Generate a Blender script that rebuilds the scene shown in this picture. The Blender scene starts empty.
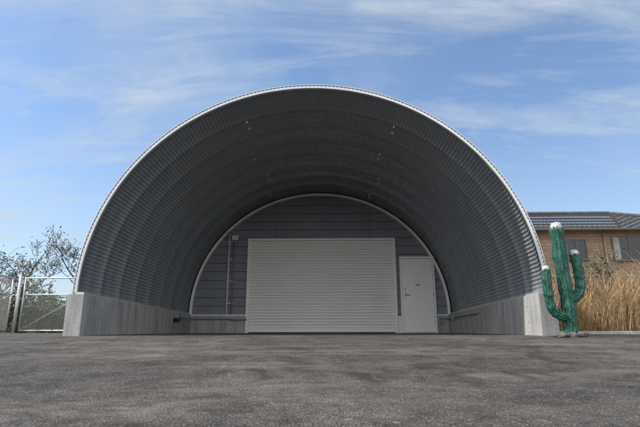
import bpy, bmesh, math, random
from mathutils import Vector, Matrix, noise
random.seed(7)
scene=bpy.context.scene
scene.view_settings.view_transform='Standard'
try: scene.view_settings.look='None'
except: pass
scene.view_settings.exposure=0
rad=math.radians

# ------------------------------------------------------------------ materials
def new_mat(name):
    m=bpy.data.materials.new(name); m.use_nodes=True
    nt=m.node_tree; b=nt.nodes['Principled BSDF']
    return m,nt,b
def noise_tex(nt,scale,detail=4,rough=.55,vec=None,dist=0):
    n=nt.nodes.new('ShaderNodeTexNoise'); n.inputs['Scale'].default_value=scale
    n.inputs['Detail'].default_value=detail; n.inputs['Roughness'].default_value=rough
    n.inputs['Distortion'].default_value=dist
    if vec: nt.links.new(vec,n.inputs['Vector'])
    return n
def ramp(nt,fac,stops):
    r=nt.nodes.new('ShaderNodeValToRGB'); e=r.color_ramp.elements
    while len(e)<len(stops): e.new(.5)
    for i,(p,c) in enumerate(stops):
        e[i].position=p
        e[i].color=(c,c,c,1) if isinstance(c,(int,float)) else (*c,1)
    nt.links.new(fac,r.inputs[0]); return r
def mix(nt,a,b,fac,mode='MIX'):
    m=nt.nodes.new('ShaderNodeMix'); m.data_type='RGBA'; m.blend_type=mode
    for s,v in ((m.inputs[0],fac),(m.inputs[6],a),(m.inputs[7],b)):
        if hasattr(v,'links'): nt.links.new(v,s)
        elif isinstance(v,(int,float)): s.default_value=v if s==m.inputs[0] else (v,v,v,1)
        else: s.default_value=(*v,1)
    return m.outputs[2]
def mapping(nt,scale=(1,1,1),rot=(0,0,0),loc=(0,0,0)):
    g=nt.nodes.new('ShaderNodeNewGeometry'); mp=nt.nodes.new('ShaderNodeMapping')
    mp.inputs['Scale'].default_value=scale; mp.inputs['Rotation'].default_value=rot; mp.inputs['Location'].default_value=loc
    nt.links.new(g.outputs['Position'],mp.inputs['Vector']); return mp.outputs[0]
def bump(nt,b,h,strength=.3,dist=.01,prev=None):
    n=nt.nodes.new('ShaderNodeBump'); n.inputs['Strength'].default_value=strength; n.inputs['Distance'].default_value=dist
    nt.links.new(h,n.inputs['Height'])
    if prev: nt.links.new(prev,n.inputs['Normal'])
    nt.links.new(n.outputs[0],b.inputs['Normal']); return n.outputs[0]
def simple(name,c1,c2,scale=6,rough=.6,metal=0,bs=.1,bscale=80,bd=.003,spec=.5):
    m,nt,b=new_mat(name); v=mapping(nt)
    n=noise_tex(nt,scale,5,.6,v); r=ramp(nt,n.outputs[0],[(.3,c1),(.7,c2)])
    nt.links.new(r.outputs[0],b.inputs['Base Color'])
    b.inputs['Roughness'].default_value=rough; b.inputs['Metallic'].default_value=metal
    b.inputs['Specular IOR Level'].default_value=spec
    if bs: bump(nt,b,noise_tex(nt,bscale,3,.6,v).outputs[0],bs,bd)
    return m

# asphalt
def asphalt():
    m,nt,b=new_mat('asphalt'); v=mapping(nt)
    big=noise_tex(nt,.5,4,.6,v,.5); mid=noise_tex(nt,4.5,6,.72,v); fine=noise_tex(nt,110,3,.75,v)
    base=ramp(nt,big.outputs[0],[(.32,(.048,.043,.039)),(.68,(.112,.102,.091))])
    c=mix(nt,base.outputs[0],ramp(nt,mid.outputs[0],[(.3,.4),(.72,1.6)]).outputs[0],.9,'MULTIPLY')
    c=mix(nt,c,ramp(nt,fine.outputs[0],[(.36,.28),(.64,1.75)]).outputs[0],.9,'MULTIPLY')
    vo=nt.nodes.new('ShaderNodeTexVoronoi'); vo.inputs['Scale'].default_value=75; nt.links.new(v,vo.inputs['Vector'])
    sep=nt.nodes.new('ShaderNodeSeparateColor'); nt.links.new(vo.outputs['Color'],sep.inputs[0])
    chips=ramp(nt,sep.outputs[0],[(.72,0),(.95,1)])
    dd=ramp(nt,vo.outputs['Distance'],[(.25,1),(.5,0)])
    mk=mix(nt,chips.outputs[0],dd.outputs[0],1.0,'MULTIPLY')
    c=mix(nt,c,(.26,.24,.21),mk)
    dk=ramp(nt,sep.outputs[1],[(.72,0),(.9,.8)])
    mk2=mix(nt,dk.outputs[0],dd.outputs[0],1.0,'MULTIPLY')
    c=mix(nt,c,(.022,.020,.019),mk2)
    v2=mapping(nt,(.35,1.2,1),(0,0,.12)); du=noise_tex(nt,1.1,8,.75,v2,.8)
    dm=ramp(nt,du.outputs[0],[(.50,0),(.70,.6)])
    c=mix(nt,c,(.21,.187,.158),dm.outputs[0])
    v4=mapping(nt,(1,1,1),(0,0,0),(7,3,0)); st=noise_tex(nt,1.6,5,.65,v4,1.2)
    sm=ramp(nt,st.outputs[0],[(.53,0),(.66,.7)])
    c=mix(nt,c,(.030,.027,.024),sm.outputs[0])
    # light spatter spots
    v5=mapping(nt,(1,1,1),(0,0,0),(1,8,0)); s5=noise_tex(nt,9,4,.6,v5,.8)
    g5=ramp(nt,big.outputs[0],[(.50,0),(.58,1)])
    f5=mix(nt,ramp(nt,s5.outputs[0],[(.64,0),(.70,.8)]).outputs[0],g5.outputs[0],1.0,'MULTIPLY')
    c=mix(nt,c,(.30,.28,.25),f5)
    vc=nt.nodes.new('ShaderNodeTexVoronoi'); vc.feature='DISTANCE_TO_EDGE'; vc.inputs['Scale'].default_value=.42
    nv=noise_tex(nt,2.2,6,.7,v)
    add=nt.nodes.new('ShaderNodeVectorMath'); add.operation='MULTIPLY_ADD'
    nt.links.new(nv.outputs['Color'],add.inputs[0]); add.inputs[1].default_value=(.9,.9,.9); nt.links.new(v,add.inputs[2])
    nt.links.new(add.outputs[0],vc.inputs['Vector'])
    cr=ramp(nt,vc.outputs['Distance'],[(.0,.8),(.005,0)])
    gate=ramp(nt,big.outputs[0],[(.46,0),(.54,1)])
    cm=mix(nt,cr.outputs[0],gate.outputs[0],1.0,'MULTIPLY')
    c=mix(nt,c,(.02,.018,.016),cm)
    nt.links.new(c,b.inputs['Base Color']); b.inputs['Roughness'].default_value=.85
    b.inputs['Specular IOR Level'].default_value=.2
    p=bump(nt,b,vo.outputs['Distance'],.8,.007)
    p=bump(nt,b,fine.outputs[0],.7,.005,p)
    bump(nt,b,mid.outputs[0],.35,.03,p)
    return m
M_asph=asphalt()
M_soil=simple('soil_ground',(.10,.085,.055),(.20,.17,.11),.8,.95,bs=.6,bscale=12,bd=.05)

def concrete(name,lo,hi):
    m,nt,b=new_mat(name); v=mapping(nt)
    n1=noise_tex(nt,1.6,7,.65,v,.3); n2=noise_tex(nt,25,5,.7,v)
    c=ramp(nt,n1.outputs[0],[(.3,lo),(.7,hi)]).outputs[0]
    c=mix(nt,c,ramp(nt,n2.outputs[0],[(.3,.75),(.7,1.15)]).outputs[0],.6,'MULTIPLY')
    v2=mapping(nt,(3,3,.35)); n3=noise_tex(nt,2.5,6,.7,v2)
    c=mix(nt,c,ramp(nt,n3.outputs[0],[(.42,1),(.68,.55)]).outputs[0],.85,'MULTIPLY')
    nt.links.new(c,b.inputs['Base Color']); b.inputs['Roughness'].default_value=.88
    bump(nt,b,n2.outputs[0],.25,.006)
    return m
M_conc=concrete('cast_concrete',(.35,.35,.345),(.50,.495,.48))
M_kerb=concrete('kerb_concrete',(.38,.37,.35),(.52,.51,.48))

def galv(name,lo,hi,rough,metal):
    m,nt,b=new_mat(name); v=mapping(nt)
    n=noise_tex(nt,1.1,5,.6,v); n2=noise_tex(nt,30,3,.5,v)
    c=ramp(nt,n.outputs[0],[(.3,lo),(.7,hi)]).outputs[0]
    c=mix(nt,c,ramp(nt,n2.outputs[0],[(.3,.88),(.7,1.08)]).outputs[0],.6,'MULTIPLY')
    nt.links.new(c,b.inputs['Base Color']); b.inputs['Metallic'].default_value=metal
    r=ramp(nt,n2.outputs[0],[(.3,rough-.06),(.7,rough+.08)]); nt.links.new(r.outputs[0],b.inputs['Roughness'])
    return m
M_shell=galv('corrugated_steel',(.335,.36,.39),(.39,.415,.445),.42,.5)
M_alu=galv('aluminium_trim',(.62,.64,.66),(.74,.75,.76),.4,.4)
M_zinc=galv('galvanised_steel',(.48,.49,.50),(.62,.63,.64),.45,.5)
M_bolt=simple('bolt_zinc',(.85,.85,.85),(.9,.9,.9),5,.35,0,bs=0)
def siding():
    m,nt,b=new_mat('grey_siding'); v=mapping(nt,(.6,1,6)); n=noise_tex(nt,3,6,.65,v)
    v0=mapping(nt); n0=noise_tex(nt,.8,3,.5,v0)
    c=ramp(nt,n.outputs[0],[(.3,(.175,.188,.216)),(.7,(.24,.254,.285))]).outputs[0]
    c=mix(nt,c,ramp(nt,n0.outputs[0],[(.3,.85),(.7,1.1)]).outputs[0],.7,'MULTIPLY')
    nt.links.new(c,b.inputs['Base Color']); b.inputs['Roughness'].default_value=.55
    v3=mapping(nt,(4,1,60)); bump(nt,b,noise_tex(nt,5,4,.6,v3).outputs[0],.25,.004)
    return m
M_siding=siding()
M_dark=simple('dark_gap',(.02,.02,.022),(.03,.03,.03),4,.9,bs=0)
M_cream=simple('cream_painted_metal',(.80,.79,.755),(.85,.84,.81),2.2,.5,bs=.05)
M_shut=simple('shutter_paint',(.80,.79,.76),(.85,.84,.81),1.3,.42,bs=.04,spec=.5)
M_white=simple('white_door_paint',(.84,.84,.84),(.88,.88,.88),1.5,.4,bs=.03)
M_grey=simple('grey_plastic',(.20,.205,.21),(.27,.27,.275),6,.5,bs=0)
M_lgrey=simple('light_grey_plastic',(.6,.6,.6),(.7,.7,.69),6,.5,bs=0)
M_label=simple('label_ink',(.15,.15,.16),(.3,.3,.3),60,.6,bs=0)
M_glass=simple('dark_window_glass',(.02,.025,.03),(.05,.055,.06),.7,.08,bs=0,spec=.5)
M_frame=simple('window_frame_aluminium',(.10,.095,.09),(.14,.13,.12),4,.4,.3,bs=0)

# ------------------------------------------------------------------ mesh helpers
def obj(name,verts,faces,mat,parent=None,smooth=False):
    me=bpy.data.meshes.new(name); me.from_pydata([tuple(v) for v in verts],[],faces)
    me.materials.append(mat)
    if smooth: me.polygons.foreach_set('use_smooth',[True]*len(me.polygons))
    me.update()
    o=bpy.data.objects.new(name,me); scene.collection.objects.link(o)
    if parent: o.parent=parent
    return o
def empty(name,loc=(0,0,0)):
    e=bpy.data.objects.new(name,None); e.empty_display_size=.3
    scene.collection.objects.link(e); return e
def box(name,x0,x1,y0,y1,z0,z1,mat,parent=None,bevel=0):
    bm=bmesh.new()
    vs=[bm.verts.new((x,y,z)) for x in (x0,x1) for y in (y0,y1) for z in (z0,z1)]
    for f in ((0,1,3,2),(4,6,7,5),(0,4,5,1),(2,3,7,6),(0,2,6,4),(1,5,7,3)): bm.faces.new([vs[i] for i in f])
    bmesh.ops.recalc_face_normals(bm,faces=bm.faces)
    if bevel: bmesh.ops.bevel(bm,geom=bm.edges[:],offset=bevel,segments=2,affect='EDGES',profile=.6)
    me=bpy.data.meshes.new(name); bm.to_mesh(me); bm.free(); me.materials.append(mat)
    o=bpy.data.objects.new(name,me); scene.collection.objects.link(o)
    if parent: o.parent=parent
    return o
def tube_geo(pts,radii,seg,V,F,cap=True,rib=0,ribn=0):
    base=len(V); n=len(pts); pts=[Vector(p) for p in pts]
    up=None
    for i,p in enumerate(pts):
        d=(pts[min(i+1,n-1)]-pts[max(i-1,0)]).normalized()
        if up is None:
            up=Vector((0,1,0)) if abs(d.y)<.9 else Vector((1,0,0))
        a=(up-d*up.dot(d)).normalized(); up=a; bb=d.cross(a)
        r=radii[i] if isinstance(radii,(list,tuple)) else radii
        for s in range(seg):
            t=2*math.pi*s/seg
            rr=r*(1+(rib*math.cos(ribn*t) if rib else 0))
            V.append(p+a*math.cos(t)*rr+bb*math.sin(t)*rr)
    for i in range(n-1):
        for s in range(seg):
            s2=(s+1)%seg
            F.append((base+i*seg+s,base+i*seg+s2,base+(i+1)*seg+s2,base+(i+1)*seg+s))
    if cap:
        F.append(tuple(base+s for s in range(seg))[::-1]); F.append(tuple(base+(n-1)*seg+s for s in range(seg)))
def tube(name,pts,r,mat,parent=None,seg=10,smooth=True):
    V=[];F=[]; tube_geo(pts,r,seg,V,F); return obj(name,V,F,mat,parent,smooth)

# ------------------------------------------------------------------ ground profile
EYE=.38
KEY=[(-3000,-.38),(0,-.38),(1.2,-.375),(3,-.25),(5,-.09),(6.6,.03),(7.7,.095),(9,.135),(13.7,.24),(16,.29),(20,.30),(3000,.30)]
def gz(y):
    for (a,za),(b,zb) in zip(KEY,KEY[1:]):
        if y<=b: return EYE+za+(zb-za)*(y-a)/(b-a)
    return EYE+.3
def sheet(name,x0,x1,y0,y1,mat,dz,nx=1):
    ys=sorted(set([y0,y1]+[k[0] for k in KEY if y0<k[0]<y1]))
    V=[];F=[]
    for y in ys:
        for i in range(nx+1): V.append((x0+(x1-x0)*i/nx,y,gz(y)+dz))
    for j in range(len(ys)-1):
        for i in range(nx):
            a=j*(nx+1)+i; F.append((a,a+1,a+nx+2,a+nx+1))
    return obj(name,V,F,mat,smooth=True)
sheet('ground',-2500,2500,-2500,2500,M_soil,-.004)
sheet('asphalt_pavement',-16,12,-25,16.8,M_asph,.0)

# ------------------------------------------------------------------ arched shelter
hut=empty('arched_steel_shelter')
XC=-.36; R=3.56; KV=.958; ZC=EYE+.75; YF=7.7; YB=13.7; WT=EYE+.72
WI=3.46; WO=3.72
P=.75
def arch_shell():
    nw=170; per=6; na=nw*per
    ys=[]; y=YF
    prof=[(0,.034),(.03,.034),(.06,0),(.34,0),(.37,.014),(.40,0),(.69,0),(.72,.034)]
    while y<20:
        for a,h in prof: ys.append((y+a,h))
        y+=P
    ys.append((y,.034))
    V=[];F=[]
    for (yy,h) in ys:
        for i in range(na+1):
            t=math.pi*i/na
            r=R+.010*math.cos(2*math.pi*i/per)+.05-h
            V.append((XC-math.cos(t)*r,yy,ZC+KV*math.sin(t)*r))
    w=na+1
    for j in range(len(ys)-1):
        for i in range(na):
            a=j*w+i; F.append((a,a+w,a+w+1,a+1))
    obj('corrugated_arch_shell',V,F,M_shell,hut,True)
    return y
yend=arch_shell()
def ring(name,r0,r1,y0,y1,mat,n=120,legs=0,teeth=0):
    V=[];F=[]
    A=[math.pi*i/n for i in range(n+1)]
    prof=[(r0,y0),(r1,y0),(r1,y1),(r0,y1)]
    rows=[]
    for i,t in enumerate(A):
        q=teeth*(i%2)
        rows.append([(XC-math.cos(t)*(r+(q if r==r1 else 0)),yy,ZC+KV*math.sin(t)*(r+(q if r==r1 else 0))) for r,yy in prof])
    if legs:
        rows.insert(0,[(XC-r,yy,ZC-legs) for r,yy in prof]); rows.append([(XC+r,yy,ZC-legs) for r,yy in prof])
    for rw in rows: V+=rw
    for i in range(len(rows)-1):
        for k in range(4):
            k2=(k+1)%4; F.append((i*4+k,i*4+k2,i*4+4+k2,i*4+4+k))
    F.append((0,3,2,1)); e=(len(rows)-1)*4; F.append((e,e+1,e+2,e+3))
    return obj(name,V,F,mat,hut)
ring('front_rim_trim',R+.045,R+.080,YF-.012,YF+.05,M_alu,n=340,teeth=.014)
ring('front_rim_outer_band',R+.100,R+.110,YF-.02,YF+.5,M_alu,n=180)
ring('rear_end_ring',R-.05,R+.1,yend,yend+.06,M_zinc)
V=[];F=[]
def bolt(t,y,rb=.016):
    c=Vector((XC-math.cos(t)*R,y,ZC+KV*math.sin(t)*R)); n=Vector((math.cos(t),0,-math.sin(t)))
    tube_geo([c+n*0,c+n*.03],rb,6,V,F)
k=1
y=YF+P
while y<YB-.1:
    for a in (68,113): bolt(rad(a+(k%2)*2.2),y+.02,.018); bolt(rad(a+(k%2)*2.2),y+.30,.018)
    y+=.75*2;k+=1
obj('shell_bolts',V,F,M_bolt,hut)

def stem(name,sgn):
    xi=XC+sgn*WI; xo=XC+sgn*WO
    e=empty(name); e.parent=hut
    segs=[(YF-.06,9.48),(9.49,11.48),(11.49,13.48),(13.49,16.5),(16.51,yend+.06)]
    for i,(a,b) in enumerate(segs):
        x0,x1=min(xi,xo),max(xi,xo)
        box('concrete_segment_%d'%(i+1),x0,x1,a,b,0.0,WT,M_conc,e,.008)
    xm=XC+sgn*R
    box('base_channel',xm-.07,xm+.07,YF-.01,yend,WT+.0005,WT+.035,M_zinc,e)
    V=[];F=[]
    for a,b in segs:
        for u in (.25,.75):
            for z in (.25,.55):
                yy=a+(b-a)*u; c=Vector((xi+sgn*.002,yy,gz(yy)+z*.8)); tube_geo([c,c-Vector((sgn*.006,0,0))],.014,10,V,F)
    obj('form_tie_plugs',V,F,M_grey,e)
    return e
stem('left_stem_wall',-1); stem('right_stem_wall',1)
def disc(name,r,y,mat,th=.03):
    V=[];F=[];n=64
    Pp=[(XC-r,0)]+[(XC-math.cos(math.pi*i/n)*r,ZC+KV*math.sin(math.pi*i/n)*r) for i in range(n+1)]+[(XC+r,0)]
    for yy in (y,y+th):
        for p in Pp: V.append((p[0],yy,p[1]))
    m=len(Pp); F.append(tuple(range(m))); F.append(tuple(range(2*m-1,m-1,-1)))
    for i in range(m):
        j=(i+1)%m; F.append((i,m+i,m+j,j))
    return obj(name,V,F,mat,hut)
disc('rear_end_wall',R-.03,yend-.05,M_siding)
disc('wall_backing',R-.035,YB+.03,M_dark,.05)
V=[];F=[]
pitch=.235; z=WT+.004
top=ZC+KV*(R-.05)
def hw(z,r=R-.035):
    if z<=ZC: return r
    d=r*r-((z-ZC)/KV)**2
    return math.sqrt(d) if d>0 else 0
def board(x0f,x1f,z0,z1):
    n=5; b=len(V)
    zs=[z0+(z1-z0)*i/n for i in range(n+1)]
    L=[];Rr=[]
    for zz in zs:
        h=hw(zz); L.append(max(x0f,XC-h)); Rr.append(min(x1f,XC+h))
    if L[0]>=Rr[0]-.02: return
    Rr=[max(r_,l_+.001) for l_,r_ in zip(L,Rr)]
    for i,zz in enumerate(zs):
        yy=YB-.004+.006*(i/n)
        V.append((L[i],yy,zz));V.append((Rr[i],yy,zz))
    for i in range(n):
        a=b+i*2; F.append((a,a+1,a+3,a+2))
    c=len(V); V.append((L[0],YB+.03,z0));V.append((Rr[0],YB+.03,z0)); F.append((c,c+1,b+1,b))
    c=len(V); V.append((L[-1],YB+.03,z1));V.append((Rr[-1],YB+.03,z1)); F.append((b+2*n,b+2*n+1,c+1,c))
while z<top:
    z1=min(z+pitch-.012,top)
    js=[-9,XC-1.2,XC+1.4,9]
    for a,b_ in zip(js,js[1:]): board(a+.003,b_-.003,z,z1)
    z+=pitch
obj('siding_boards',V,F,M_siding,hut)
ring('cream_wall_trim',R-.105,R-.035,YB-.06,YB+.02,M_cream,n=140,legs=ZC-WT)
box('wall_base_left',XC-WI+.002,-2.34,YB-.08,YB+.028,.3,WT-.03,M_conc,hut,.006)
box('wall_base_middle',1.755,1.845,YB-.08,YB+.028,.3,WT-.03,M_cream,hut,.006)
box('wall_base_right',2.80,XC+WI-.002,YB-.08,YB+.028,.3,WT-.03,M_conc,hut,.006)
box('base_flashing_left',XC-WI+.01,-2.34,YB-.10,YB+.0,WT-.028,WT+.002,M_cream,hut)
box('base_flashing_right',2.80,XC+WI-.01,YB-.10,YB+.0,WT-.028,WT+.002,M_cream,hut)

sh=empty('roller_shutter'); sh.parent=hut
sx0,sx1=-2.28,1.69; sz0=EYE+.245; sz1=EYE+2.74
box('frame_left',sx0-.06,sx0+.03,YB-.12,YB+.02,sz0-.1,sz1+.002,M_cream,sh,.004)
box('frame_right',sx1-.03,sx1+.06,YB-.12,YB+.02,sz0-.1,sz1+.002,M_cream,sh,.004)
box('frame_head',sx0-.06,sx1+.06,YB-.125,YB+.02,sz1+.003,sz1+.065,M_cream,sh,.004)
V=[];F=[]
p=.079; nsl=int((sz1-sz0-.12)/p)
prof=[]
for i in range(nsl):
    zb=sz0+.12+i*p
    for u,h in ((0,0),(.06,.010),(.2,.018),(.5,.023),(.8,.018),(.93,.006),(.97,-.010)):
        prof.append((YB-.055-h,zb+u*p))
prof.append((YB-.055,sz1+.01))
for yy,zz in prof: V.append((sx0+.025,yy,zz));V.append((sx1-.025,yy,zz))
for i in range(len(prof)-1):
    a=2*i;F.append((a,a+1,a+3,a+2))
obj('shutter_slats',V,F,M_shut,sh)
box('bottom_bar',sx0+.032,sx1-.032,YB-.095,YB-.045,sz0+.015,sz0+.118,M_shut,sh,.006)
box('rubber_seal',sx0+.034,sx1-.034,YB-.09,YB-.05,sz0-.03,sz0+.0145,M_dark,sh)
box('shutter_lock',-.35,-.22,YB-.105,YB-.094,sz0+.045,sz0+.085,M_zinc,sh,.003)

dr=empty('steel_door'); dr.parent=hut
dx0,dx1=1.90,2.74; dz0=EYE+.26; dz1=EYE+2.23
box('jamb_left',dx0-.05,dx0,YB-.09,YB+.02,dz0-.1,dz1+.001,M_white,dr,.003)
box('jamb_right',dx1,dx1+.05,YB-.09,YB+.02,dz0-.1,dz1+.001,M_white,dr,.003)
box('jamb_head',dx0-.05,dx1+.05,YB-.092,YB+.02,dz1+.003,dz1+.055,M_white,dr,.003)
box('leaf',dx0+.006,dx1-.006,YB-.07,YB-.03,dz0+.006,dz1-.006,M_white,dr,.003)
box('threshold',dx0,dx1,YB-.10,YB+.0,dz0-.06,dz0,M_zinc,dr,.003)
box('handle_plate',dx0+.055,dx0+.095,YB-.078,YB-.069,dz0+.88,dz0+1.08,M_zinc,dr,.003)
tube('handle_lever',[(dx0+.075,YB-.075,dz0+.98),(dx0+.075,YB-.12,dz0+.98),(dx0+.10,YB-.125,dz0+.98),(dx0+.19,YB-.125,dz0+.98)],.010,M_grey,dr)
tube('lock_cylinder',[(dx0+.075,YB-.072,dz0+1.14),(dx0+.075,YB-.085,dz0+1.14)],.02,M_zinc,dr)
for i,hz in enumerate((.2,1.0,1.75)):
    tube('hinge_%d'%(i+1),[(dx1-.004,YB-.085,dz0+hz-.05),(dx1-.004,YB-.085,dz0+hz+.05)],.010,M_zinc,dr)
box('notice_label',dx0+.36,dx0+.48,YB-.0735,YB-.0705,dz0+1.23,dz0+1.26,M_label,dr)

cd=empty('electrical_conduit'); cd.parent=hut
yc=YB-.055
tube('riser_1',[(-2.87,yc,WT-.35),(-2.87,yc,EYE+2.85)],.026,M_lgrey,cd)
tube('riser_2',[(-2.74,yc,WT-.12),(-2.74,yc,EYE+2.80)],.022,M_grey,cd)
zc=WT-.11
tube('base_run',[(-2.74,YB-.13,zc),(-3.6,YB-.13,zc),(-3.67,YB-.2,zc),(-3.67,12.2,zc)],.020,M_grey,cd)
tube('base_run_2',[(-2.3,YB-.13,zc-.02),(-2.74,YB-.13,zc-.02)],.024,M_grey,cd)
for i,zz in enumerate((1.4,2.0,2.6,3.1)):
    box('clip_%d'%(i+1),-2.91,-2.70,YB-.036,YB-.012,zz,zz+.025,M_zinc,cd)
box('switch_box',-2.80,-2.62,YB-.12,YB-.012,EYE+2.76,EYE+2.90,M_lgrey,cd,.01)
box('junction_box',-2.93,-2.81,YB-.13,YB-.012,EYE+2.84,EYE+2.98,M_grey,cd,.01)
tube('right_wall_conduit',[(2.86,YB-.13,zc),(3.02,YB-.13,zc),(3.065,YB-.18,zc),(3.065,10.8,zc)],.018,M_grey,cd)
box('right_socket',2.86,2.95,YB-.13,YB-.081,zc-.14,zc-.03,M_grey,cd,.008)
box('right_junction_box',3.015,3.098,12.9,13.02,zc-.06,zc+.06,M_grey,cd,.008)
tube('drain_stub',[(XC-WI+.002,12.15,zc-.09),(XC-WI+.15,12.15,zc-.09)],.05,M_dark,cd,14)
box('left_junction_box',XC-WI+.002,XC-WI+.11,12.2,12.34,zc-.07,zc+.07,M_grey,cd,.01)

# ------------------------------------------------------------------ cactus sculpture
def cactus_mats():
    m,nt,b=new_mat('cactus_green_paint'); v=mapping(nt); n=noise_tex(nt,9,5,.6,v)
    c=ramp(nt,n.outputs[0],[(.3,(.006,.070,.050)),(.7,(.014,.155,.105))]).outputs[0]
    vo=nt.nodes.new('ShaderNodeTexVoronoi'); vo.inputs['Scale'].default_value=34; nt.links.new(v,vo.inputs['Vector'])
    c=mix(nt,c,ramp(nt,vo.outputs['Distance'],[(.2,1.2),(.75,.4)]).outputs[0],.9,'MULTIPLY')
    n2=noise_tex(nt,14,6,.7,v); c=mix(nt,c,(.22,.32,.27),ramp(nt,n2.outputs[0],[(.60,0),(.72,.55)]).outputs[0])
    nt.links.new(c,b.inputs['Base Color']); b.inputs['Roughness'].default_value=.45
    p=bump(nt,b,vo.outputs['Distance'],-.7,.02)
    bump(nt,b,noise_tex(nt,45,5,.65,v).outputs[0],.4,.02,p)
    return m
M_cac=cactus_mats()
M_tip=simple('cactus_white_tip',(.40,.44,.42),(.60,.63,.61),18,.6,bs=.3,bscale=60)
M_rock=simple('rock',(.07,.065,.06),(.16,.15,.135),9,.9,bs=.5,bscale=25,bd=.02)
cac=empty('cactus_sculpture')
def limb(name,pts,r):
    Pn=[Vector(p) for p in pts]; Q=[]
    for i in range(len(Pn)-1):
        p0=Pn[max(i-1,0)];p1=Pn[i];p2=Pn[i+1];p3=Pn[min(i+2,len(Pn)-1)]
        for k in range(10):
            t=k/10
            Q.append(.5*((2*p1)+(p2-p0)*t+(2*p0-5*p1+4*p2-p3)*t*t+(3*p1-p0-3*p2+p3)*t**3))
    Q.append(Pn[-1]); n=len(Q)
    rr=[r*(1+.05*math.sin(i*.9)+.035*math.sin(i*2.3+r*50)) for i in range(n)]
    d=(Q[-1]-Q[-2]).normalized()
    for k in range(1,7):
        a=k/6*math.pi/2; Q.append(Pn[-1]+d*r*math.sin(a)); rr.append(max(r*math.cos(a),.004))
    V=[];F=[]; tube_geo(Q,rr,80,V,F,True,.10,11)
    for i,v in enumerate(V):
        V[i]=v+Vector((noise.noise(v*22),noise.noise(v*22+Vector((9,0,0))),0))*.014
    obj(name,V,F,M_cac,cac,True)
    c=Q[-1]; V=[];F=[]
    tube_geo([c-d*r*1.0,c-d*r*.5,c-d*r*.1,c+d*r*.2,c+d*r*.4],[r*.95,r*.92,r*.8,r*.55,r*.15],18,V,F,True,.08,6)
    for k in range(9):
        t=k*math.pi/4.5; o=Vector((math.cos(t),math.sin(t),0))
        b0=c-d*r*.3+o*r*.6; tube_geo([b0,b0+o*r*.12+d*r*.6],[r*.2,r*.05],6,V,F)
    obj(name+'_flower_tip',V,F,M_tip,cac,True)
cx,cy=3.34,7.25; cz=EYE
limb('trunk',[(cx,cy,cz+.03),(cx+.01,cy,cz+.5),(cx-.015,cy,cz+1.0),(cx-.03,cy,cz+1.6)],.086)
limb('left_arm',[(cx-.02,cy-.02,cz+.34),(cx-.13,cy-.03,cz+.36),(cx-.235,cy-.03,cz+.45),(cx-.265,cy-.03,cz+.66),(cx-.265,cy-.03,cz+.99)],.058)
limb('right_arm',[(cx+.02,cy,cz+.60),(cx+.12,cy,cz+.62),(cx+.205,cy,cz+.74),(cx+.215,cy,cz+.92),(cx+.19,cy,cz+1.22)],.064)
V=[];F=[]
for k in range(16):
    t=random.random()*6.28; rr=random.uniform(.10,.24)
    c=Vector((cx+math.cos(t)*rr,cy+math.sin(t)*rr*.7,gz(cy)+.02)); s=random.uniform(.03,.06)
    bm=bmesh.new(); bmesh.ops.create_icosphere(bm,subdivisions=2,radius=s)
    b=len(V); off=random.random()*50
    for v_ in bm.verts:
        q=v_.co*(1+.5*noise.noise(v_.co*18+Vector((off,0,0)))); V.append(c+Vector((q.x*1.2,q.y,q.z*.8)))
    for f in bm.faces: F.append(tuple(b+v_.index for v_ in f.verts))
    bm.free()
obj('base_rocks',V,F,M_rock,cac)

kb=empty('concrete_kerb')
for i in range(6):
    x0=3.75+i*1.35; box('kerb_block_%d'%(i+1),x0,x0+1.34,8.9,9.08,gz(9)-.1,gz(9)+.05,M_kerb,kb,.012)

# ------------------------------------------------------------------ house
def brick():
    m,nt,b=new_mat('tan_tile_wall')
    g=nt.nodes.new('ShaderNodeNewGeometry'); s=nt.nodes.new('ShaderNodeSeparateXYZ'); nt.links.new(g.outputs['Position'],s.inputs[0])
    a=nt.nodes.new('ShaderNodeMath'); a.operation='ADD'; nt.links.new(s.outputs[0],a.inputs[0]); nt.links.new(s.outputs[1],a.inputs[1])
    c=nt.nodes.new('ShaderNodeCombineXYZ'); nt.links.new(a.outputs[0],c.inputs[0]); nt.links.new(s.outputs[2],c.inputs[1])
    br=nt.nodes.new('ShaderNodeTexBrick'); nt.links.new(c.outputs[0],br.inputs['Vector'])
    br.inputs['Color1'].default_value=(.36,.255,.175,1); br.inputs['Color2'].default_value=(.27,.185,.125,1); br.inputs['Mortar'].default_value=(.20,.15,.11,1)
    br.inputs['Scale'].default_value=1; br.inputs['Brick Width'].default_value=.4; br.inputs['Row Height'].default_value=.16; br.inputs['Mortar Size'].default_value=.014
    n=noise_tex(nt,.9,5,.6,mapping(nt))
    cc=mix(nt,br.outputs[0],ramp(nt,n.outputs[0],[(.3,.82),(.7,1.15)]).outputs[0],.8,'MULTIPLY')
    nt.links.new(cc,b.inputs['Base Color']); b.inputs['Roughness'].default_value=.8
    bump(nt,b,br.outputs['Fac'],-.4,.01); return m
M_brick=brick()
M_roof=simple('grey_roof_tile',(.085,.085,.09),(.15,.15,.155),5,.8,bs=.2,spec=.12)
M_soffit=simple('eave_paint',(.28,.23,.18),(.36,.30,.24),3,.7,bs=0)
hs=empty('two_storey_house')
hx0,hx1,hy0,hy1=7.0,21.0,26.0,34.0; hz=EYE+.25; ez=EYE+5.7
box('walls',hx0,hx1,hy0,hy1,hz,ez,M_brick,hs)
V=[];F=[]
ov=.6; rx0,rx1=11.0,17.0; ry=30.0; rz=EYE+7.6
E=[(hx0-ov,hy0-ov),(hx1+ov,hy0-ov),(hx1+ov,hy1+ov),(hx0-ov,hy1+ov)]
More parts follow.
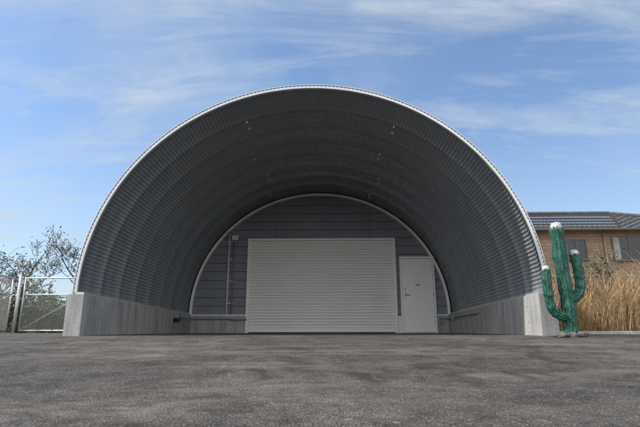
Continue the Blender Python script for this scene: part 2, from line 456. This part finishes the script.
def slope(a,b,c,d,n):
    a,b,c,d=map(Vector,(a,b,c,d)); nx=110
    for i in range(n):
        t0=i/n;t1=(i+1)/n
        for (t,lift) in ((t0,.03),(t1,.0)):
            l=a.lerp(d,t); r=b.lerp(c,t)
            for k in range(nx+1):
                V.append(l.lerp(r,k/nx)+Vector((0,0,lift+.014*(k%2))))
        b0=len(V)-2*(nx+1)
        for k in range(nx): F.append((b0+k,b0+k+1,b0+nx+2+k,b0+nx+1+k))
z0=ez+.02
slope((*E[0],z0),(*E[1],z0),(rx1,ry,rz),(rx0,ry,rz),16)
slope((*E[1],z0),(*E[2],z0),(rx1,ry,rz),(rx1,ry,rz),16)
slope((*E[2],z0),(*E[3],z0),(rx0,ry,rz),(rx1,ry,rz),16)
slope((*E[3],z0),(*E[0],z0),(rx0,ry,rz),(rx0,ry,rz),16)
obj('hip_roof',V,F,M_roof,hs)
box('eave_soffit',hx0-ov+.03,hx1+ov-.03,hy0-ov+.03,hy1+ov-.03,ez+.001,ez+.018,M_soffit,hs)
box('gutter',hx0-ov,hx1+ov,hy0-ov-.08,hy0-ov+.02,ez-.09,ez+.02,M_frame,hs,.01)
V=[];F=[]
tube_geo([(rx0,ry,rz+.08),(rx1,ry,rz+.08)],.11,8,V,F); tube_geo([(rx1,ry,rz+.08),(*E[1],z0+.1)],.1,8,V,F); tube_geo([(rx1,ry,rz+.08),(*E[2],z0+.1)],.1,8,V,F)
tube_geo([(rx0,ry,rz+.08),(*E[0],z0+.1)],.1,8,V,F)
obj('ridge_caps',V,F,M_roof,hs)
M_curt=simple('curtain',(.30,.30,.29),(.42,.42,.40),3,.9,bs=0)
def window(i,x0,x1,z0,z1,panes=2):
    e=empty('window_%d'%i); e.parent=hs; y=hy0
    box('glass',x0,x1,y-.03,y-.012,z0,z1,M_glass,e)
    t=.055
    box('sill',x0-.1,x1+.1,y-.14,y-.001,z0-.09,z0-.03,M_frame,e)
    box('frame_l',x0-t,x0,y-.07,y-.001,z0-.028,z1+t,M_frame,e); box('frame_r',x1,x1+t,y-.07,y-.001,z0-.028,z1+t,M_frame,e)
    box('frame_t',x0+.001,x1-.001,y-.072,y-.001,z1,z1+t,M_frame,e); box('frame_b',x0+.001,x1-.001,y-.068,y-.001,z0-.028,z0,M_frame,e)
    for k in range(1,panes):
        xm=x0+(x1-x0)*k/panes; box('mullion_%d'%k,xm-.025,xm+.025,y-.06,y-.031,z0+.001,z1-.001,M_frame,e)
    if i in (2,5): box('curtain_strip',x0+.02,x0+(x1-x0)*.2,y-.034,y-.0305,z0+.01,z1-.01,M_curt,e)
window(1,12.30,13.25,EYE+4.2,EYE+5.2); window(2,14.7,16.3,EYE+4.15,EYE+5.35); window(3,13.9,14.7,EYE+2.1,EYE+2.9,1); window(4,18,19.6,EYE+4.2,EYE+5.4)
window(5,17.2,19.6,EYE+1.0,EYE+2.9); window(6,9.2,10.6,EYE+4.2,EYE+5.3)
box('floor_band',hx0-.03,hx1+.03,hy0-.03,hy1+.03,EYE+3.25,EYE+3.42,M_soffit,hs)
tube('downpipe',[(14.25,hy0-.08,ez-.08),(14.25,hy0-.08,hz)],.045,M_soffit,hs)

# ------------------------------------------------------------------ vegetation
def leafmat(name,c1,c2,c3,sc=1.5):
    m,nt,b=new_mat(name); v=mapping(nt); n=noise_tex(nt,sc,3,.6,v); n2=noise_tex(nt,25,2,.6,v)
    c=ramp(nt,n.outputs[0],[(.3,c1),(.5,c2),(.7,c3)]).outputs[0]
    c=mix(nt,c,ramp(nt,n2.outputs[0],[(.3,.6),(.7,1.4)]).outputs[0],.7,'MULTIPLY')
    nt.links.new(c,b.inputs['Base Color']); b.inputs['Roughness'].default_value=.7
    b.inputs['Specular IOR Level'].default_value=.2
    return m
M_leaf=leafmat('olive_leaves',(.06,.065,.03),(.10,.10,.045),(.16,.14,.07))
M_leaf2=leafmat('green_leaves',(.04,.06,.02),(.08,.10,.035),(.13,.13,.055))
M_bark=simple('bark',(.10,.08,.065),(.19,.16,.13),8,.9,bs=.4,bscale=30,bd=.01)
M_dry=leafmat('dry_grass',(.21,.135,.07),(.38,.255,.135),(.54,.40,.24),.9)
def leaf(V,F,p,s):
    d=Vector((random.gauss(0,1),random.gauss(0,1),random.gauss(0,.7))).normalized()
    e=d.orthogonal().normalized(); e=(Matrix.Rotation(random.random()*6.28,3,d)@e)
    b=len(V); V.extend([p-d*s,p+e*s*.45,p+d*s,p-e*s*.45]); F.append((b,b+1,b+2,b+3))
def tree(name,base,h,spread,nleaf,ls,mat,seed,levels=4,clump=.25):
    random.seed(seed); e=empty(name); V=[];F=[];tips=[]
    def grow(p,d,L,r,lev):
        n=4; pts=[p]; q=p.copy(); dd=d.copy()
        for i in range(n):
            dd=(dd+Vector((random.gauss(0,.13),random.gauss(0,.13),random.gauss(.04,.08)))).normalized()
            q=q+dd*L/n; pts.append(q.copy())
            if lev<levels and i>0:
                for _ in range(random.choice((1,1,2))):
                    a=random.random()*6.28; sd=Vector((math.cos(a),math.sin(a),random.uniform(.15,.9))).normalized()
                    grow(q.copy(),(dd*.45+sd*spread).normalized(),L*random.uniform(.5,.72),r*(1-.6*i/n)*.55,lev+1)
            if lev>=levels-1: tips.append((q.copy(),lev))
        tube_geo(pts,[max(r*(1-.65*i/n),.008) for i in range(n+1)],4 if lev>1 else 8,V,F,False)
    grow(Vector(base),Vector((0,0,1)),h*.45,h*.026,0)
    obj('trunk_and_limbs',V,F,M_bark,e,True)
    V=[];F=[]
    wt=[random.random()**3 for _ in tips]
    for (p,l) in random.choices(tips,weights=wt,k=nleaf):
        leaf(V,F,p+Vector((random.gauss(0,clump),random.gauss(0,clump),random.gauss(0,clump*.8))),ls*random.uniform(.6,1.3))
    obj('foliage',V,F,mat,e)
    return e
G=EYE+.3
tree('broadleaf_tree',(-13.4,21,G),5.2,.9,300,.06,M_leaf,3,4,.14)
tree('broadleaf_tree.001',(-11.0,21.5,G),5.2,.95,400,.06,M_leaf,11,4,.14)
tree('broadleaf_tree.002',(-15.5,24,G),5.2,.9,700,.07,M_leaf2,5,4,.2)
tree('broadleaf_tree.003',(-9.0,24,G),4.4,.9,400,.07,M_leaf,8,4,.2)
def hedge(name,x0,x1,y0,y1,h,n,ls,mat,seed):
    random.seed(seed); V=[];F=[]
    for _ in range(n):
        x=random.uniform(x0,x1);y=random.uniform(y0,y1)
        hh=h*(.65+.7*noise.noise(Vector((x*.5,y*.5,seed)))+.35*noise.noise(Vector((x*2,y*2,seed))))
        z=G+hh*random.random()**.7
        leaf(V,F,Vector((x,y,z)),ls*random.uniform(.6,1.4))
    return obj(name,V,F,mat)
hedge('shrub_hedge',-17,-7,18,19.6,2.0,16000,.06,M_leaf2,21)
hedge('distant_trees',-120,-12,70,78,6.5,12000,.6,M_leaf,31)
hedge('distant_trees.001',5,120,75,83,6.0,12000,.6,M_leaf,33)
def grass(name,n,reg,h,seed,mat):
    random.seed(seed); V=[];F=[]
    for _ in range(n):
        x=random.uniform(reg[0],reg[1]); y=reg[2]+(reg[3]-reg[2])*random.random()**1.5
        f=.72+.6*noise.noise(Vector((x*.7,y*.7,seed)))+.45*noise.noise(Vector((x*2.5,y*2.5,3)))
        hh=h*f*random.uniform(.35,1.15)
        if hh<.1: continue
        a=random.random()*6.28; ln=hh*random.uniform(.05,.65); dx,dy=math.cos(a)*ln,math.sin(a)*ln
        w=random.uniform(.003,.008); z=gz(y)-.02; b=len(V)
        wa=random.random()*3.14; wx,wy=math.cos(wa)*w,math.sin(wa)*w
        for t,ww in ((0,1),(.5,.9),(.85,.55)):
            px,py=x+dx*t*t,y+dy*t*t
            V.append((px-wx*ww,py-wy*ww,z+hh*t*(1-.12*t))); V.append((px+wx*ww,py+wy*ww,z+hh*t*(1-.12*t)))
        V.append((x+dx,y+dy,z+hh*(.9-.2*random.random())))
        F.extend([(b,b+1,b+3,b+2),(b+2,b+3,b+5,b+4),(b+4,b+5,b+6)])
    return obj(name,V,F,mat)
grass('dry_grass',24000,(4.3,14,9.3,15),1.45,41,M_dry)
grass('dry_grass_tuft',2500,(3.6,4.6,9.15,12),.45,42,M_dry)
tree('bare_shrub',(7.0,13.0,gz(13.0)),2.3,.9,350,.045,M_leaf2,17,3,.12)

# ------------------------------------------------------------------ chain-link gate
gt=empty('chain_link_gate')
def leafgate(name,p0,p1,z0,z1,par):
    p0=Vector((*p0,0));p1=Vector((*p1,0)); L=(p1-p0).length; d=(p1-p0)/L
    e=empty(name); e.parent=par
    Pf=lambda u,z:(p0.x+d.x*u,p0.y+d.y*u,z)
    V=[];F=[]
    for a,b in (((0,z0),(0,z1)),((L,z0),(L,z1)),((0,z1),(L,z1)),((0,z0),(L,z0)),((0,(z0+z1)/2+.3),(L,(z0+z1)/2+.3))):
        tube_geo([Pf(*a),Pf(*b)],.024,8,V,F)
    tube_geo([Pf(0,z0),Pf(L,z1)],.010,6,V,F)
    obj('tube_frame',V,F,M_zinc,e,True)
    V=[];F=[]; H=z1-z0; s=.075
    n=int((L+H)/s)
    for i in range(n+1):
        u=i*s
        a=(min(u,L),z0+max(0,u-L)); b=(max(0,u-H),z0+min(u,H))
        if (Vector(a)-Vector(b)).length>.03:
            tube_geo([Pf(a[0],a[1]),Pf(b[0],b[1])],.0028,3,V,F,False)
            tube_geo([Pf(L-a[0],a[1]),Pf(L-b[0],b[1])],.0028,3,V,F,False)
    obj('chain_link_mesh',V,F,M_zinc,e)
zb=EYE+.36; zt=EYE+2.05
leafgate('right_leaf',(-10.1,16.2),(-7.2,16.2),zb,zt,gt)
leafgate('left_leaf',(-10.45,16.1),(-10.75,13.6),zb,zt,gt)
V=[];F=[]
for x,y,r in ((-10.27,16.2,.05),(-7.1,16.2,.05)):
    tube_geo([(x,y,G-.2),(x,y,zt+.1)],r,12,V,F)
obj('gate_posts',V,F,M_zinc,gt,True)
fn=empty('chain_link_fence')
for k in range(4):
    leafgate('panel_%d'%(k+1),(-11.0-2.0*k,16.2),(-12.96-2.0*k,16.2),zb-.04,zt-.1,fn)

# ------------------------------------------------------------------ light, sky
elev=48; azx=-math.cos(rad(10)); azy=-math.sin(rad(10))
sd=Vector((azx*math.cos(rad(elev)),azy*math.cos(rad(elev)),math.sin(rad(elev))))
sl=bpy.data.lights.new('sun','SUN'); sl.energy=4.6; sl.angle=rad(.6); sl.color=(1,.95,.87)
so=bpy.data.objects.new('sun',sl); scene.collection.objects.link(so); so.rotation_euler=sd.to_track_quat('Z','Y').to_euler(); so.location=(-20,-5,30)
w=bpy.data.worlds.new('World'); scene.world=w; w.use_nodes=True; nt=w.node_tree
bg=nt.nodes['Background']; bg.inputs[1].default_value=.15
sky=nt.nodes.new('ShaderNodeTexSky'); sky.sky_type='NISHITA'; sky.sun_disc=False
sky.sun_elevation=rad(elev); sky.sun_rotation=math.atan2(azx,azy)%(2*math.pi)
sky.air_density=1.0; sky.dust_density=1.0; sky.ozone_density=1.4
tc=nt.nodes.new('ShaderNodeTexCoord'); sp=nt.nodes.new('ShaderNodeSeparateXYZ'); nt.links.new(tc.outputs['Generated'],sp.inputs[0])
def MA(op,a,b):
    n=nt.nodes.new('ShaderNodeMath'); n.operation=op
    for i,v in enumerate((a,b)):
        if hasattr(v,'links'): nt.links.new(v,n.inputs[i])
        else: n.inputs[i].default_value=v
    return n.outputs[0]
zz=MA('ADD',MA('MAXIMUM',sp.outputs[2],0.0),.22)
cb=nt.nodes.new('ShaderNodeCombineXYZ'); nt.links.new(MA('DIVIDE',sp.outputs[0],zz),cb.inputs[0]); nt.links.new(MA('DIVIDE',sp.outputs[1],zz),cb.inputs[1])
def cloud(scale,rot,sx,sy,lo,hi,amp,loc=(0,0,0),det=7,ro=.55,dist=.5):
    mp=nt.nodes.new('ShaderNodeMapping'); mp.inputs['Rotation'].default_value=(0,0,rad(rot)); mp.inputs['Scale'].default_value=(sx,sy,1); mp.inputs['Location'].default_value=loc
    nt.links.new(cb.outputs[0],mp.inputs[0]); n=noise_tex(nt,scale,det,ro,mp.outputs[0],dist)
    return ramp(nt,n.outputs[0],[(lo,0),(hi,amp)]).outputs[0]
c1=cloud(1.3,-40,.8,2.2,.46,.78,.75,(1.3,.2,0),9,.62,.9); c2=cloud(.7,20,1,1.2,.45,.76,.65,(2.2,5,0)); c3=cloud(2.6,-55,.6,2.6,.5,.8,.5,(6,1,0),9,.65,1.2)
cl=MA('MINIMUM',MA('ADD',MA('ADD',c1,c2),c3),.82)
hz_=ramp(nt,sp.outputs[2],[(0,.55),(.40,.04)]).outputs[0]
cl=MA('MAXIMUM',cl,hz_)
skyb=mix(nt,sky.outputs[0],(1.10,1.24,1.34),1.0,'MULTIPLY')
# extra sky brightness added opposite the shelter, out of view, to brighten its interior
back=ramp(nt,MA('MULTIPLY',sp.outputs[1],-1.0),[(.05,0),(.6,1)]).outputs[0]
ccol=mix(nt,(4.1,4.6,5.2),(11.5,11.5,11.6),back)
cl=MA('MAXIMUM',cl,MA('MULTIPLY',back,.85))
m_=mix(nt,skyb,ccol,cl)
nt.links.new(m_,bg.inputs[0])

# ------------------------------------------------------------------ camera
cam=bpy.data.cameras.new('camera'); co=bpy.data.objects.new('camera',cam); scene.collection.objects.link(co)
cam.sensor_width=36; cam.lens=28; cam.clip_start=.05; cam.clip_end=6000
co.location=(0,0,EYE); co.rotation_euler=(rad(90+14.5),0,rad(1.4))
scene.camera=co
